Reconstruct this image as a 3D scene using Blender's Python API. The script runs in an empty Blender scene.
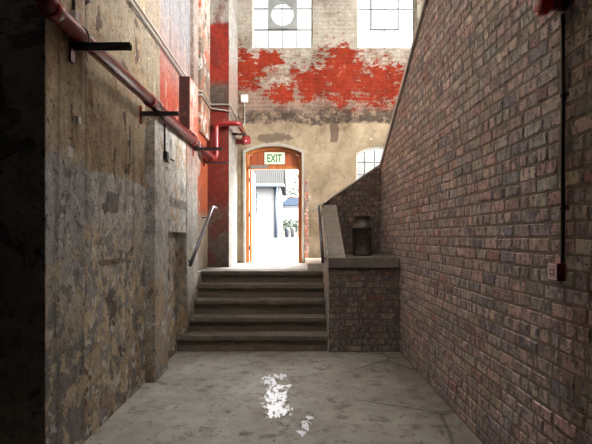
import bpy, bmesh, math, random
from mathutils import Vector, Matrix, noise as mnoise
random.seed(7)
scene = bpy.context.scene
COL = scene.collection
V = Vector
PI = math.pi

# ------------------------------------------------------------------ node helpers
class G:
    def __init__(s, name):
        s.m = bpy.data.materials.new(name); s.m.use_nodes = True
        s.nt = s.m.node_tree; s.nt.nodes.clear()
        s.out = s.nt.nodes.new('ShaderNodeOutputMaterial')
        s._pos = None
    def n(s, t, **kw):
        nd = s.nt.nodes.new(t)
        for k, v in kw.items(): setattr(nd, k, v)
        return nd
    def put(s, sock, v):
        if hasattr(v, 'is_output'): s.nt.links.new(v, sock)
        elif isinstance(v, (tuple, list)) and len(v) == 3 and sock.type == 'RGBA': sock.default_value = (*v, 1)
        else: sock.default_value = v
    def pos(s):
        if s._pos is None:
            s._pos = s.n('ShaderNodeNewGeometry').outputs['Position']
        return s._pos
    def obj(s): return s.n('ShaderNodeTexCoord').outputs['Object']
    def sep(s, v=None):
        nd = s.n('ShaderNodeSeparateXYZ'); s.put(nd.inputs[0], v or s.pos()); return nd.outputs
    def comb(s, x, y, z):
        nd = s.n('ShaderNodeCombineXYZ')
        for i, q in enumerate((x, y, z)): s.put(nd.inputs[i], q)
        return nd.outputs[0]
    def math(s, op, a, b=0.0, clamp=False):
        nd = s.n('ShaderNodeMath', operation=op, use_clamp=clamp)
        s.put(nd.inputs[0], a); s.put(nd.inputs[1], b); return nd.outputs[0]
    def scale(s, sx, sy, sz, v=None):
        nd = s.n('ShaderNodeMapping'); s.put(nd.inputs['Vector'], v or s.pos())
        nd.inputs['Scale'].default_value = (sx, sy, sz); return nd.outputs[0]
    def noise(s, sc, det=4, rough=.6, vec=None, dist=0, off=None):
        nd = s.n('ShaderNodeTexNoise')
        v = vec or s.pos()
        if off:
            mp = s.n('ShaderNodeMapping'); s.put(mp.inputs['Vector'], v); mp.inputs['Location'].default_value = (off, off*1.7, off*.6); v = mp.outputs[0]
        s.put(nd.inputs['Vector'], v)
        nd.inputs['Scale'].default_value = sc; nd.inputs['Detail'].default_value = det
        nd.inputs['Roughness'].default_value = rough; nd.inputs['Distortion'].default_value = dist
        return nd.outputs[0]
    def voro(s, sc, feature='DISTANCE_TO_EDGE', vec=None):
        nd = s.n('ShaderNodeTexVoronoi', feature=feature)
        s.put(nd.inputs['Vector'], vec or s.pos()); nd.inputs['Scale'].default_value = sc
        return nd.outputs[0]
    def ramp(s, f, stops, interp='LINEAR'):
        nd = s.n('ShaderNodeValToRGB'); cr = nd.color_ramp; cr.interpolation = interp
        while len(cr.elements) < len(stops): cr.elements.new(0.5)
        for e, (p, c) in zip(cr.elements, stops):
            e.position = p; e.color = (c, c, c, 1) if isinstance(c, (int, float)) else (*c, 1)
        s.put(nd.inputs[0], f); return nd.outputs[0]
    def thr(s, f, a, b):            # smooth 0..1 step between a and b
        nd = s.n('ShaderNodeMapRange', interpolation_type='SMOOTHSTEP')
        s.put(nd.inputs['Value'], f); s.put(nd.inputs['From Min'], a); s.put(nd.inputs['From Max'], b)
        return nd.outputs[0]
    def mix(s, f, a, b, mode='MIX'):
        nd = s.n('ShaderNodeMix', data_type='RGBA', blend_type=mode)
        s.put(nd.inputs[0], f); s.put(nd.inputs[6], a); s.put(nd.inputs[7], b)
        return nd.outputs[2]
    def bump(s, h, strength=.5, dist=.01, nrm=None):
        nd = s.n('ShaderNodeBump'); s.put(nd.inputs['Height'], h)
        nd.inputs['Strength'].default_value = strength; nd.inputs['Distance'].default_value = dist
        if nrm: s.put(nd.inputs['Normal'], nrm)
        return nd.outputs[0]
    def bsdf(s, color, rough=.8, metal=0., nrm=None, spec=.5, alpha=None):
        p = s.n('ShaderNodeBsdfPrincipled')
        s.put(p.inputs['Base Color'], color); s.put(p.inputs['Roughness'], rough); s.put(p.inputs['Metallic'], metal)
        p.inputs['Specular IOR Level'].default_value = spec
        if nrm: s.put(p.inputs['Normal'], nrm)
        s.nt.links.new(p.outputs[0], s.out.inputs[0]); return s.m

def plain(name, c, rough=.6, metal=0., var=.15, bumps=.15, sc=30, spec=.5):
    g = G(name); o = g.obj()
    nz = g.noise(sc, 4, .6, o)
    col = g.mix(g.math('MULTIPLY', nz, 1.0), tuple(x*(1-var) for x in c), tuple(min(1, x*(1+var)) for x in c))
    return g.bsdf(col, rough, metal, g.bump(nz, bumps, .004), spec)

def axis_map(g, axis):
    """a stretched wall coordinate with brick-plane u,v : axis 'x' -> (x,z), 'y' -> (y,z)"""
    x, y, z = g.sep()[0], g.sep()[1], g.sep()[2]
    return g.comb(x if axis == 'x' else y, z, 0.0)

# brick units (mesh bricks, per brick colour in attribute 'tint')
def mat_brick_unit(name='fired_brick', k=1.0):
    g = G(name)
    K = lambda *c: tuple(q*k for q in c)
    at = g.n('ShaderNodeAttribute'); at.attribute_name = 'tint'
    tint = at.outputs['Color']
    pv = g.scale(1, 1, .6)
    b1 = g.thr(g.noise(20, 2, .5, pv), .50, .57)
    col = g.mix(g.math('MULTIPLY', b1, .8), tint, g.mix(.85, tint, K(.12, .115, .145)))
    b2 = g.thr(g.noise(17, 3, .6, pv, off=4.1), .55, .61)
    col = g.mix(g.math('MULTIPLY', b2, .7), col, g.mix(.65, tint, K(.85, .66, .60)))
    b4 = g.thr(g.noise(13, 6, .8, off=8.3), .53, .58)          # mortar smears and dust
    col = g.mix(g.math('MULTIPLY', b4, .7), col, g.mix(.85, tint, K(.40, .345, .29)))
    b3 = g.thr(g.noise(30, 4, .75, off=9.7), .585, .63)
    col = g.mix(g.math('MULTIPLY', b3, .9), col, K(.05, .042, .04))
    h = g.math('ADD', g.noise(45, 5, .7), g.math('MULTIPLY', b3, -1.2))
    return g.bsdf(col, .78, 0, g.bump(h, .9, .012), .3)
def mat_mortar(name, k):
    g = G(name)
    n1 = g.noise(18, 5, .7)
    col = g.ramp(n1, [(p, tuple(q*k for q in c)) for p, c in ((.3, (.17, .14, .11)), (.55, (.27, .23, .18)), (.75, (.38, .33, .27)))])
    return g.bsdf(col, .95, 0, g.bump(g.noise(70, 4, .7), .8, .01), .2)
BRICK = mat_brick_unit(); BRICK_SHADED = mat_brick_unit('shaded_fired_brick', .5); MORTAR = mat_mortar('lime_mortar', 1.0); MORTAR_SHADED = mat_mortar('shaded_lime_mortar', .5)  # second brick and mortar: darkened copies, shade put into the colour

def zmat(name, stops, zmin, zmax, amp=.25, nsc=2.0, patch=None, dark=.5, chips=True, rough=.9, bumpd=.012, streak=True, extra=None):
    """flaking wall coat: colour bands by height (stops z->colour) with ragged edges, patches of other coats, chips"""
    g = G(name)
    z = g.sep()[2]
    n1 = g.noise(nsc, 6, .65, off=1.3)
    zz = g.math('ADD', z, g.math('MULTIPLY', g.math('SUBTRACT', n1, .5), amp*4))
    t = g.math('DIVIDE', g.math('SUBTRACT', zz, zmin), zmax-zmin)
    col = g.ramp(t, [((a-zmin)/(zmax-zmin), c) for a, c in stops])
    hgt = g.noise(24, 5, .7)
    if patch:
        for i, (pc, sc, lo, hi, st, *zr) in enumerate(patch):
            m = g.thr(g.noise(sc, 5, .58, dist=.5, off=3.3+i*5.1), lo-.015, hi-.02)
            if zr: m = g.math('MULTIPLY', m, g.math('MULTIPLY', g.thr(zz, zr[0][0]-.03, zr[0][0]+.03), g.math('SUBTRACT', 1.0, g.thr(zz, zr[0][1]-.03, zr[0][1]+.03))))
            col = g.mix(g.math('MULTIPLY', m, st), col, pc)
            hgt = g.math('ADD', hgt, g.math('MULTIPLY', m, .6 if i % 2 else -.6))
    if extra: col = extra(g, col)
    if streak:
        sv = g.scale(7, 7, .55)
        sm = g.thr(g.noise(1.0, 5, .6, sv), .52, .74)
        col = g.mix(g.math('MULTIPLY', sm, dark), col, g.mix(.75, col, (.05, .042, .035)))
    if chips:
        cm = g.math('MAXIMUM', g.thr(g.noise(15, 5, .65, off=7.7), .635, .65), g.thr(g.noise(34, 3, .6, off=27.7), .645, .66))
        col = g.mix(g.math('MULTIPLY', cm, .85), col, (.06, .048, .038))
        med = g.noise(11, 6, .75, off=33.1)
        col = g.mix(1.0, col, g.ramp(med, [(.36, (.66, .64, .61)), (.5, (.95, .95, .95)), (.64, (1.22, 1.2, 1.17))]), 'MULTIPLY')
        hgt = g.math('SUBTRACT', hgt, cm)
    fine = g.noise(70, 4, .7)
    col = g.mix(g.thr(fine, .35, .7), g.mix(.28, col, (.04, .035, .03)), col)
    return g.bsdf(col, rough, 0, g.bump(hgt, .8, bumpd), .25)

# ------------------------------------------------------------------ mesh helpers
def link(name, me, mats, parent=None, loc=None):
    o = bpy.data.objects.new(name, me); COL.objects.link(o)
    for m in (mats if isinstance(mats, (list, tuple)) else [mats]): me.materials.append(m)
    if parent: o.parent = parent
    if loc is not None: o.location = loc
    return o
def wloc(o):
    v = V(o.location)
    while o.parent: o = o.parent; v = v + V(o.location)
    return v
def build(name, bm, mats, parent=None, origin=None, recalc=True):
    """bm holds WORLD coordinates; local origin = parent's place, or 'origin'"""
    if recalc: bmesh.ops.recalc_face_normals(bm, faces=bm.faces)
    me = bpy.data.meshes.new(name)
    off = wloc(parent) if parent else (V(origin) if origin is not None else V((0, 0, 0)))
    bm.transform(Matrix.Translation(-off)); bm.to_mesh(me); bm.free()
    return link(name, me, mats, parent, off if (origin is not None and not parent) else None)
def tag(o, label, cat, group=None):
    o['label'] = label; o['category'] = cat
    if group: o['group'] = group
    return o
def thing(name, label, cat, loc, group=None):
    o = bpy.data.objects.new(name, None); COL.objects.link(o); o.location = loc
    o.empty_display_size = .1
    return tag(o, label, cat, group)
def struct(o): o['kind'] = 'structure'; return o
def box(bm, x0, x1, y0, y1, z0, z1, bev=0, mi=0):
    vs = [bm.verts.new(p) for p in ((x0,y0,z0),(x1,y0,z0),(x1,y1,z0),(x0,y1,z0),(x0,y0,z1),(x1,y0,z1),(x1,y1,z1),(x0,y1,z1))]
    fs = [bm.faces.new([vs[i] for i in q]) for q in ((3,2,1,0),(4,5,6,7),(0,1,5,4),(1,2,6,5),(2,3,7,6),(3,0,4,7))]
    for f in fs: f.material_index = mi
    if bev:
        es = list({e for f in fs for e in f.edges})
        bmesh.ops.bevel(bm, geom=es, offset=bev, segments=2, affect='EDGES', profile=.5)
    return fs
def mbox(*a, **k):
    bm = bmesh.new(); box(bm, *a, **k); return bm
def prism(bm, pts, d):
    """polygon pts (3D, planar) extruded by vector d"""
    a = [bm.verts.new(p) for p in pts]; b = [bm.verts.new(V(p)+V(d)) for p in pts]
    bm.faces.new(a); bm.faces.new(b[::-1])
    for i in range(len(a)):
        j = (i+1) % len(a); bm.faces.new((a[j], a[i], b[i], b[j]))
def tube(bm, pts, r, seg=14, cap=True):
    pts = [V(p) for p in pts]; n = len(pts); rings = []
    t0 = (pts[1]-pts[0]).normalized()
    up = V((0, 0, 1)) if abs(t0.z) < .9 else V((1, 0, 0))
    u = t0.cross(up).normalized()
    for i, p in enumerate(pts):
        ta = (pts[i]-pts[i-1]).normalized() if i else t0
        tb = (pts[i+1]-pts[i]).normalized() if i < n-1 else ta
        t = (ta+tb).normalized()
        u = (u - t*u.dot(t)).normalized(); w = t.cross(u)
        k = 1/max(.5, t.dot(ta)) if 0 < i < n-1 else 1
        rr = r[i] if isinstance(r, (list, tuple)) else r
        rings.append([bm.verts.new(p+(u*math.cos(2*PI*j/seg)+w*math.sin(2*PI*j/seg))*rr) for j in range(seg)])
    for a, b in zip(rings, rings[1:]):
        for j in range(seg):
            f = bm.faces.new((a[j], a[(j+1) % seg], b[(j+1) % seg], b[j])); f.smooth = True
    if cap: bm.faces.new(rings[0][::-1]); bm.faces.new(rings[-1])
def mtube(pts, r, seg=14, cap=True):
    bm = bmesh.new(); tube(bm, pts, r, seg, cap); return bm
def bend(pts, r, k=6):
    """round the corners of a polyline"""
    pts = [V(p) for p in pts]; out = [pts[0]]
    for a, b, c in zip(pts, pts[1:], pts[2:]):
        d1 = min(r, (a-b).length*.49); d2 = min(r, (c-b).length*.49)
        p, q = b+(a-b).normalized()*d1, b+(c-b).normalized()*d2
        for i in range(k+1):
            t = i/k; out.append(p*(1-t)**2+b*2*t*(1-t)+q*t*t)
    out.append(pts[-1]); return out
def lathe(bm, prof, c, seg=32, axis='z'):
    c = V(c); rings = []
    for r, h in prof:
        ring = []
        for j in range(seg):
            a = 2*PI*j/seg; x, y = r*math.cos(a), r*math.sin(a)
            p = {'z': (x, y, h), 'x': (h, x, y), 'y': (x, h, y)}[axis]
            ring.append(bm.verts.new(c+V(p)))
        rings.append(ring)
    for a, b in zip(rings, rings[1:]):
        for j in range(seg):
            f = bm.faces.new((a[j], a[(j+1) % seg], b[(j+1) % seg], b[j])); f.smooth = True
    for rg in (rings[0], rings[-1]):
        try: bm.faces.new(rg)
        except ValueError: pass
def cutout(ob, cutters):
    """bake boolean differences into ob's mesh"""
    tmp = []
    for bm in cutters:
        me = bpy.data.meshes.new('cut'); bmesh.ops.recalc_face_normals(bm, faces=bm.faces); bm.to_mesh(me); bm.free()
        c = bpy.data.objects.new('cut', me); COL.objects.link(c); tmp.append(c)
        md = ob.modifiers.new('b', 'BOOLEAN'); md.operation = 'DIFFERENCE'; md.solver = 'EXACT'; md.object = c
    dg = bpy.context.evaluated_depsgraph_get(); dg.update()
    me2 = bpy.data.meshes.new_from_object(ob.evaluated_get(dg))
    ob.modifiers.clear(); ob.data = me2
    for c in tmp: bpy.data.objects.remove(c)

PALETTE = [((.43,.30,.27), 6), ((.47,.345,.315), 6), ((.38,.305,.285), 5), ((.34,.30,.295), 4), ((.27,.26,.275), 2),
           ((.50,.41,.36), 4), ((.38,.205,.175), 1.2), ((.46,.40,.32), 1.2), ((.42,.355,.335), 5)]
QP = [((.50, .17, .085), 4), ((.42, .17, .11), 3), ((.30, .20, .15), 2)]
def bricks(bm, org, ud, nd, ulen, vlen, proud=.0055, bl=.228, bh=.077, gap=.011, header=5, clips=(), bond=0, stag=True, pal=PALETTE):
    """individual bricks laid on a plane: org lower corner, ud along, nd outward; clipped by planes (co,no) keeping the -no side"""
    org, ud, nd = V(org), V(ud), V(nd); vd = V((0, 0, 1))
    lay = bm.loops.layers.float_color.get('tint') or bm.loops.layers.float_color.new('tint')
    cols, wts = zip(*pal)
    cols = [tuple(x*.94+.06*sum(c)/3 for x in c) for c in cols] if pal is not QP else cols
    new = []
    row = 0; v = gap
    while v < vlen - bh*.5:
        hd = (row + bond) % header == header-1
        L = (bl-gap)/2+.004 if hd else bl
        u = -(L+gap)*((.5 if (row % 2) else .02) if stag else 0) - (random.random()*.05 if stag else 0)
        v1 = min(v+bh, vlen)
        while u < ulen:
            l = L*random.uniform(.94, 1.05)
            if not hd and random.random() < .12: l = L*.48
            u0, u1 = max(u, 0), min(u+l, ulen)
            u += l+gap
            if u1-u0 < .03: continue
            du = [random.uniform(-.006, .006) for _ in range(8)]
            pr = proud*random.uniform(.25, 1.4); tl = random.uniform(-.003, .003)
            def P(a, b, c): return org+ud*a+vd*b+nd*c
            e = random.uniform(.005, .012)
            bs = [P(u0+du[0], v+du[1], -.002), P(u1+du[2], v+du[3], -.002), P(u1+du[4], v1+du[5], -.002), P(u0+du[6], v1+du[7], -.002)]
            ts = [P(u0+du[0]+e, v+du[1]+e, pr+tl), P(u1+du[2]-e, v+du[3]+e, pr-tl), P(u1+du[4]-e, v1+du[5]-e, pr-tl), P(u0+du[6]+e, v1+du[7]-e, pr+tl)]
            B = [bm.verts.new(p) for p in bs]; T = [bm.verts.new(p) for p in ts]
            fs = [bm.faces.new(T)]+[bm.faces.new((B[i], B[(i+1) % 4], T[(i+1) % 4], T[i])) for i in range(4)]
            c = random.choices(cols, wts)[0]; k = random.uniform(.82, 1.45)
            c = [min(1, x*k*random.uniform(.93, 1.07)) for x in c]
            for f in fs:
                f.material_index = 1
                for lp in f.loops: lp[lay] = (*c, 1)
            new += fs
        v = v1+gap; row += 1
    for co, no in clips:
        bmesh.ops.bisect_plane(bm, geom=bm.verts[:]+bm.edges[:]+bm.faces[:], plane_co=co, plane_no=no, clear_outer=True)

# ------------------------------------------------------------------ world, camera
SKY_LO, SKY_HI = .22, 9.0
w = bpy.data.worlds.new('overcast_sky'); scene.world = w; w.use_nodes = True
bg = w.node_tree.nodes['Background']; bg.inputs[0].default_value = (1, .99, .97, 1); 
# overcast sky, brightest to the right where the sun stands behind the cloud
_nt = w.node_tree; _tc = _nt.nodes.new('ShaderNodeTexCoord'); _dp = _nt.nodes.new('ShaderNodeVectorMath'); _dp.operation = 'DOT_PRODUCT'
_dp.inputs[1].default_value = (.74, -.10, .66); _nt.links.new(_tc.outputs['Generated'], _dp.inputs[0])
_mr = _nt.nodes.new('ShaderNodeMapRange'); _mr.interpolation_type = 'SMOOTHSTEP'
for _k, _v in (('From Min', -.10), ('From Max', .85), ('To Min', SKY_LO), ('To Max', SKY_HI)): _mr.inputs[_k].default_value = _v
_nt.links.new(_dp.outputs['Value'], _mr.inputs['Value']); _nt.links.new(_mr.outputs[0], bg.inputs[1])
cam = bpy.data.cameras.new('camera'); co = bpy.data.objects.new('camera', cam); COL.objects.link(co)
co.location = (0, 0, 1.6); co.rotation_euler = (PI/2, 0, 0)
cam.sensor_width = 36; cam.lens = 500/592*36; cam.shift_x = 1/592; cam.shift_y = 14/592; cam.clip_start = .05
scene.camera = co
vs = scene.view_settings; vs.view_transform = 'Standard'; vs.look = 'None'; vs.gamma = 1; vs.exposure = 3.1
scene.cycles.max_bounces = 14; scene.cycles.diffuse_bounces = 8; scene.cycles.transparent_max_bounces = 16
scene.cycles.use_denoising = True; scene.cycles.sample_clamp_indirect = 6

# key numbers
XR, XL, XP = 1.448, -1.633, -1.525
YE, YF, ZL = 10.37, 9.0, 1.04
def rake(y): return 4.17+.4826*(5.44-y)

# ------------------------------------------------------------------ floor
def mat_floor():
    g = G('worn_concrete')
    n1 = g.noise(1.3, 6, .65); n2 = g.noise(6, 6, .7, off=2); n3 = g.noise(40, 4, .7)
    col = g.ramp(n1, [(.3, (.20, .182, .155)), (.5, (.285, .264, .232)), (.7, (.36, .338, .302))])
    col = g.mix(g.thr(n2, .5, .68), col, g.mix(.7, col, (.09, .075, .06)))
    pale = g.thr(g.noise(3.2, 6, .7, off=5), .56, .66)
    col = g.mix(g.math('MULTIPLY', pale, .5), col, (.42, .40, .37))
    y = g.sep()[1]; x = g.sep()[0]
    # browner and darker towards the brick wall, with a ragged edge
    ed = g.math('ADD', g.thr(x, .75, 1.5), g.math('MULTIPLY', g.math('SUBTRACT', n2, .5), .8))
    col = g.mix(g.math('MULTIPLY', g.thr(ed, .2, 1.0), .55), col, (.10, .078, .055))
    fl = g.math('MAXIMUM', g.thr(g.noise(22, 3, .6, g.scale(1, .7, 1), off=11), .64, .665), g.math('MULTIPLY', g.thr(g.noise(5, 6, .75, off=13), .61, .66), .7))
    col = g.mix(g.math('MULTIPLY', fl, .8), col, (.05, .042, .035))
    wv = g.n('ShaderNodeVectorMath', operation='ADD'); g.put(wv.inputs[0], g.pos())
    nz = g.n('ShaderNodeTexNoise'); nz.inputs['Scale'].default_value = 3; nz.inputs['Detail'].default_value = 5
    sc = g.n('ShaderNodeVectorMath', operation='SCALE'); g.nt.links.new(nz.outputs['Color'], sc.inputs[0]); sc.inputs['Scale'].default_value = .55
    g.nt.links.new(sc.outputs[0], wv.inputs[1])
    cr = g.math('SUBTRACT', 1.0, g.thr(g.voro(.55, vec=wv.outputs[0]), .0, .012))
    crm = g.math('MULTIPLY', cr, g.thr(x, .5, .9))
    col = g.mix(g.math('MULTIPLY', crm, .8), col, (.04, .034, .028))
    rough = g.ramp(n2, [(.3, .5), (.7, .75)])
    h = g.math('SUBTRACT', g.math('ADD', n3, g.math('MULTIPLY', n2, .7)), g.math('MULTIPLY', crm, 1.5))
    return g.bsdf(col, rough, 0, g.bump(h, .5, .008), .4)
FLOOR = mat_floor()
struct(build('floor', mbox(-5.2, 6.3, -4.2, 8.3, -.2, 0), FLOOR))

# ------------------------------------------------------------------ left wall
TAN, OCH, GRY, LGR = (.36, .275, .19), (.42, .31, .18), (.215, .205, .195), (.36, .345, .32)
def spots(items):
    """stains and repairs with a place of their own: (y0, z0, ry, rz, colour, ragged)"""
    def f(g, col):
        sp = g.sep(); nz = g.math('SUBTRACT', g.noise(9, 6, .7, off=41), .5)
        for (y0, z0, ry, rz, c, k) in items:
            a = g.math('ABSOLUTE', g.math('DIVIDE', g.math('SUBTRACT', sp[1], y0), ry)); b = g.math('ABSOLUTE', g.math('DIVIDE', g.math('SUBTRACT', sp[2], z0), rz))
            d = g.math('ADD', g.math('SUBTRACT', 1.0, g.math('MAXIMUM', a, b)), g.math('MULTIPLY', nz, k))
            col = g.mix(g.math('MULTIPLY', g.thr(d, .0, .12), .8), col, c)
        return col
    return f
PIER = zmat('pier_plaster', [(0, (.22, .20, .18)), (.85, (.27, .25, .22)), (.95, (.48, .40, .29)), (1.3, (.44, .41, .375)), (2.12, (.45, .44, .43)), (2.18, (.50, .39, .27)), (8, (.46, .37, .265))],
            0, 8, amp=.10, nsc=3.0, patch=[((.60, .49, .33), 5, .56, .575, .85, (-1, 1.5)), ((.22, .21, .205), 6, .58, .595, .85, (-1, 2.1)), ((.68, .65, .6), 7, .62, .635, .8, (-1, 2.1)), ((.38, .27, .17), 4, .6, .63, .6, (2.2, 9))], dark=.7,
            extra=spots([(3.40, 2.17, .05, .035, (.75, .73, .70), 2.2)]))
def red_zone(g, col):
    # red and pink distemper on the upper wall, starting at a straight painted edge
    s = g.sep(); y = s[1]; z = s[2]
    edge = g.thr(g.math('ADD', y, g.math('MULTIPLY', g.math('SUBTRACT', g.noise(6, 5, .7), .5), .06)), 6.03, 6.05)
    nz = g.math('ADD', z, g.math('MULTIPLY', g.math('SUBTRACT', g.noise(1.1, 7, .7, g.scale(1, 2.2, .8), off=6), .5), .9))
    paint = g.ramp(g.math('DIVIDE', g.math('SUBTRACT', nz, 3.0), 4.0), [(0, (.30, .03, .012)), (.10, (.34, .05, .024)), (.18, (.30, .115, .09)), (.28, (.27, .195, .18)), (.40, (.25, .24, .25)), (1, (.27, .27, .285))])
    fl = g.thr(g.noise(3.0, 7, .7, g.scale(1, 1.6, .6), dist=.8, off=12), .59, .63)
    paint = g.mix(fl, paint, (.42, .34, .27))
    edge = g.math('MULTIPLY', edge, g.thr(z, 2.6, 2.8))
    return g.mix(edge, col, paint)
LEFTUP = zmat('left_wall_coats', [(0, (.24, .18, .12)), (.25, (.46, .35, .23)), (1.0, (.58, .47, .32)), (1.5, (.58, .52, .43)), (1.9, (.60, .57, .525)), (2.13, (.60, .575, .54)), (2.16, (.47, .355, .235)), (3.1, (.36, .285, .195)), (3.6, (.27, .22, .16)), (8, (.23, .205, .17))],
            0, 8, amp=.05, nsc=3.5,
            patch=[((.20, .195, .19), 3.6, .55, .565, .85, (-1, 1.6)), ((.68, .54, .36), 4.6, .57, .585, .85, (-1, 1.7)), ((.34, .335, .33), 6.0, .56, .575, .85, (-1, 2.13)), ((.80, .77, .72), 7.0, .60, .615, .8, (-1, 2.13)),
                   ((.34, .23, .13), 3.2, .58, .61, .8, (2.15, 9)), ((.44, .37, .28), 4.5, .62, .635, .7, (2.15, 9)), ((.09, .06, .045), 3.0, .655, .67, .85)], dark=.7,
            extra=lambda g, c: red_zone(g, spots([(4.49, 1.90, .17, .10, (.15, .12, .11), 1.2), (4.42, 1.37, .30, .028, (.16, .085, .05), 1.0), (4.0, 2.75, .05, .12, (.22, .12, .05), 1.5), (4.95, 2.5, .03, .2, (.10, .08, .06), 1.5)])(g, c)))
def panel_red(g, col):
    s = g.sep(); y = g.math('ADD', s[1], g.math('MULTIPLY', g.math('SUBTRACT', g.noise(3, 5, .7), .5), .5)); z = s[2]
    m = g.math('MULTIPLY', g.thr(y, 6.95, 7.05), g.thr(z, 2.35, 2.75))
    return g.mix(m, col, (.50, .16, .10))
PANEL = zmat('grey_panel_coat', [(0, (.34, .27, .19)), (.5, (.45, .38, .28)), (.9, (.46, .44, .41)), (1.6, (.60, .58, .54)), (3.2, (.66, .62, .55))], 0, 3.3, amp=.12, nsc=3,
             patch=[((.52, .39, .25), 2.2, .56, .58, .85), ((.36, .36, .36), 3.0, .58, .60, .7), ((.70, .68, .65), 3.4, .60, .62, .8), ((.20, .17, .14), 5, .67, .69, .8)], dark=.5,
             extra=lambda g, c: panel_red(g, spots([(6.6, 2.02, .55, .065, (.25, .23, .21), .8)])(g, c)))
DARKW = zmat('dull_brown_plaster', [(0, (.22, .18, .14)), (2, (.30, .265, .225)), (8, (.34, .30, .25))], 0, 8, patch=[((.07, .06, .05), 3, .56, .60, .8), ((.28, .23, .18), 5, .62, .66, .5)])

wl = struct(build('wall_left', mbox(-2.1, XL, 3.2, 9.3, 0, 8), LEFTUP))
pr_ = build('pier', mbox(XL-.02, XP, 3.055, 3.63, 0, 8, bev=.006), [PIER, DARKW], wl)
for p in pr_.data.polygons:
    if p.normal.y < -.8: p.material_index = 1  # front face takes the duller plaster of wall_corner
bmw = mbox(XL-.05, XP, 5.45, 7.30, 0, 3.1, bev=.008)
pn = build('panel', bmw, PANEL, wl)
cutout(pn, [mbox(XL-.1, XP+.1, 5.99, 6.98, -.1, 1.65)])
STAIRW = zmat('stair_wall_coat', [(0, (.20, .16, .11)), (1.9, (.30, .235, .165)), (2.05, (.36, .075, .022)), (3.6, (.34, .06, .02)), (4.0, (.22, .15, .12)), (4.7, (.32, .26, .23)), (8, (.34, .33, .31))], 0, 8, amp=.08,
              patch=[((.40, .34, .28), 3, .60, .63, .7), ((.2, .1, .07), 4, .62, .66, .5)], dark=.4)
PALEPOST = zmat('pale_post_coat', [(0, (.25, .21, .15)), (1.0, (.38, .35, .31)), (2.0, (.50, .48, .44)), (2.6, (.47, .36, .31)), (3.0, (.5, .2, .14)), (5, (.55, .32, .27))], 0, 5, amp=.12,
                patch=[((.42, .34, .25), 3, .57, .61, .7), ((.27, .26, .25), 4, .60, .63, .6)], dark=.4)
build('stair_wall_post', mbox(XL-.05, XP+.012, 7.0, 7.78, .227, 3.09, bev=.006), PALEPOST, wl)
build('stair_wall_back', mbox(XL-.05, -1.575, 7.78, 9.05, .2, 8), STAIRW, wl)
MAROON_SHADED = zmat('maroon_shaded_front', [(0, (.045, .010, .008)), (8, (.05, .011, .009))], 0, 8, patch=[((.16, .05, .035), 3, .6, .64, .5)], dark=.4)
PINK = zmat('pink_block_coat', [(0, (.5, .2, .15)), (3.5, (.55, .25, .2)), (8, (.6, .4, .36))], 0, 8, amp=.3, patch=[((.62, .5, .46), 3, .55, .6, .7), ((.45, .07, .03), 3, .58, .62, .8)], dark=.3)
bb = build('wall_block', mbox(XL-.05, XP+.045, 7.04, 7.62, 3.1, 3.85, bev=.004), [PINK, MAROON_SHADED], wl)
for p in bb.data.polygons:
    if p.normal.y < -.7: p.material_index = 1  # front face in much darker maroon, its shade painted into the coat
UPP = zmat('peeling_pilaster_coat', [(0, (.4, .3, .2)), (3.4, (.42, .16, .09)), (4.3, (.15, .115, .085)), (4.9, (.40, .27, .21)), (5.6, (.52, .47, .42)), (8, (.55, .52, .48))], 0, 8, amp=.25, nsc=3,
           patch=[((.16, .12, .09), 3, .55, .58, .85), ((.56, .54, .5), 4, .57, .6, .7), ((.5, .1, .04), 3.5, .60, .63, .8)], dark=.4)
build('pilaster', mbox(XL-.05, -1.53, 8.15, 9.02, 3.3, 8, bev=.012), UPP, wl)

# dull brown plaster wall facing the viewer, beside the passage mouth
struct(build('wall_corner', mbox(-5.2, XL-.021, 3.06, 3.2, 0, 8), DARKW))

# ------------------------------------------------------------------ red painted return wall left of the door
RET = zmat('red_return_coat', [(1.0, (.10, .08, .065)), (1.9, (.12, .085, .065)), (2.3, (.15, .020, .010)), (3.8, (.22, .013, .005)), (3.96, (.07, .045, .035)), (4.28, (.09, .065, .05)), (4.42, (.24, .016, .006)), (5.40, (.25, .018, .007)), (5.46, (.30, .275, .24)), (8, (.32, .30, .265))],
           1, 8, amp=.035, nsc=3, patch=[((.30, .2, .16), 2.6, .66, .67, .7), ((.13, .010, .005), 2, .52, .62, .6)], dark=.4)
SIDE = zmat('cream_reveal_coat', [(1.0, (.24, .222, .19)), (3.0, (.28, .262, .23)), (4.2, (.28, .20, .165)), (4.6, (.36, .24, .20)), (5.1, (.40, .38, .345)), (8, (.42, .40, .375))], 1, 8, amp=.2, nsc=3,
            patch=[((.27, .22, .165), 4, .58, .60, .7), ((.17, .12, .09), 5, .64, .66, .7)], dark=.35)
wr = build('wall_return', mbox(-2.1, -1.19, YF, YE+.05, .8, 8), [RET, SIDE])
for p in wr.data.polygons:
    if p.normal.x > .7: p.material_index = 1
struct(wr)

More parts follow.
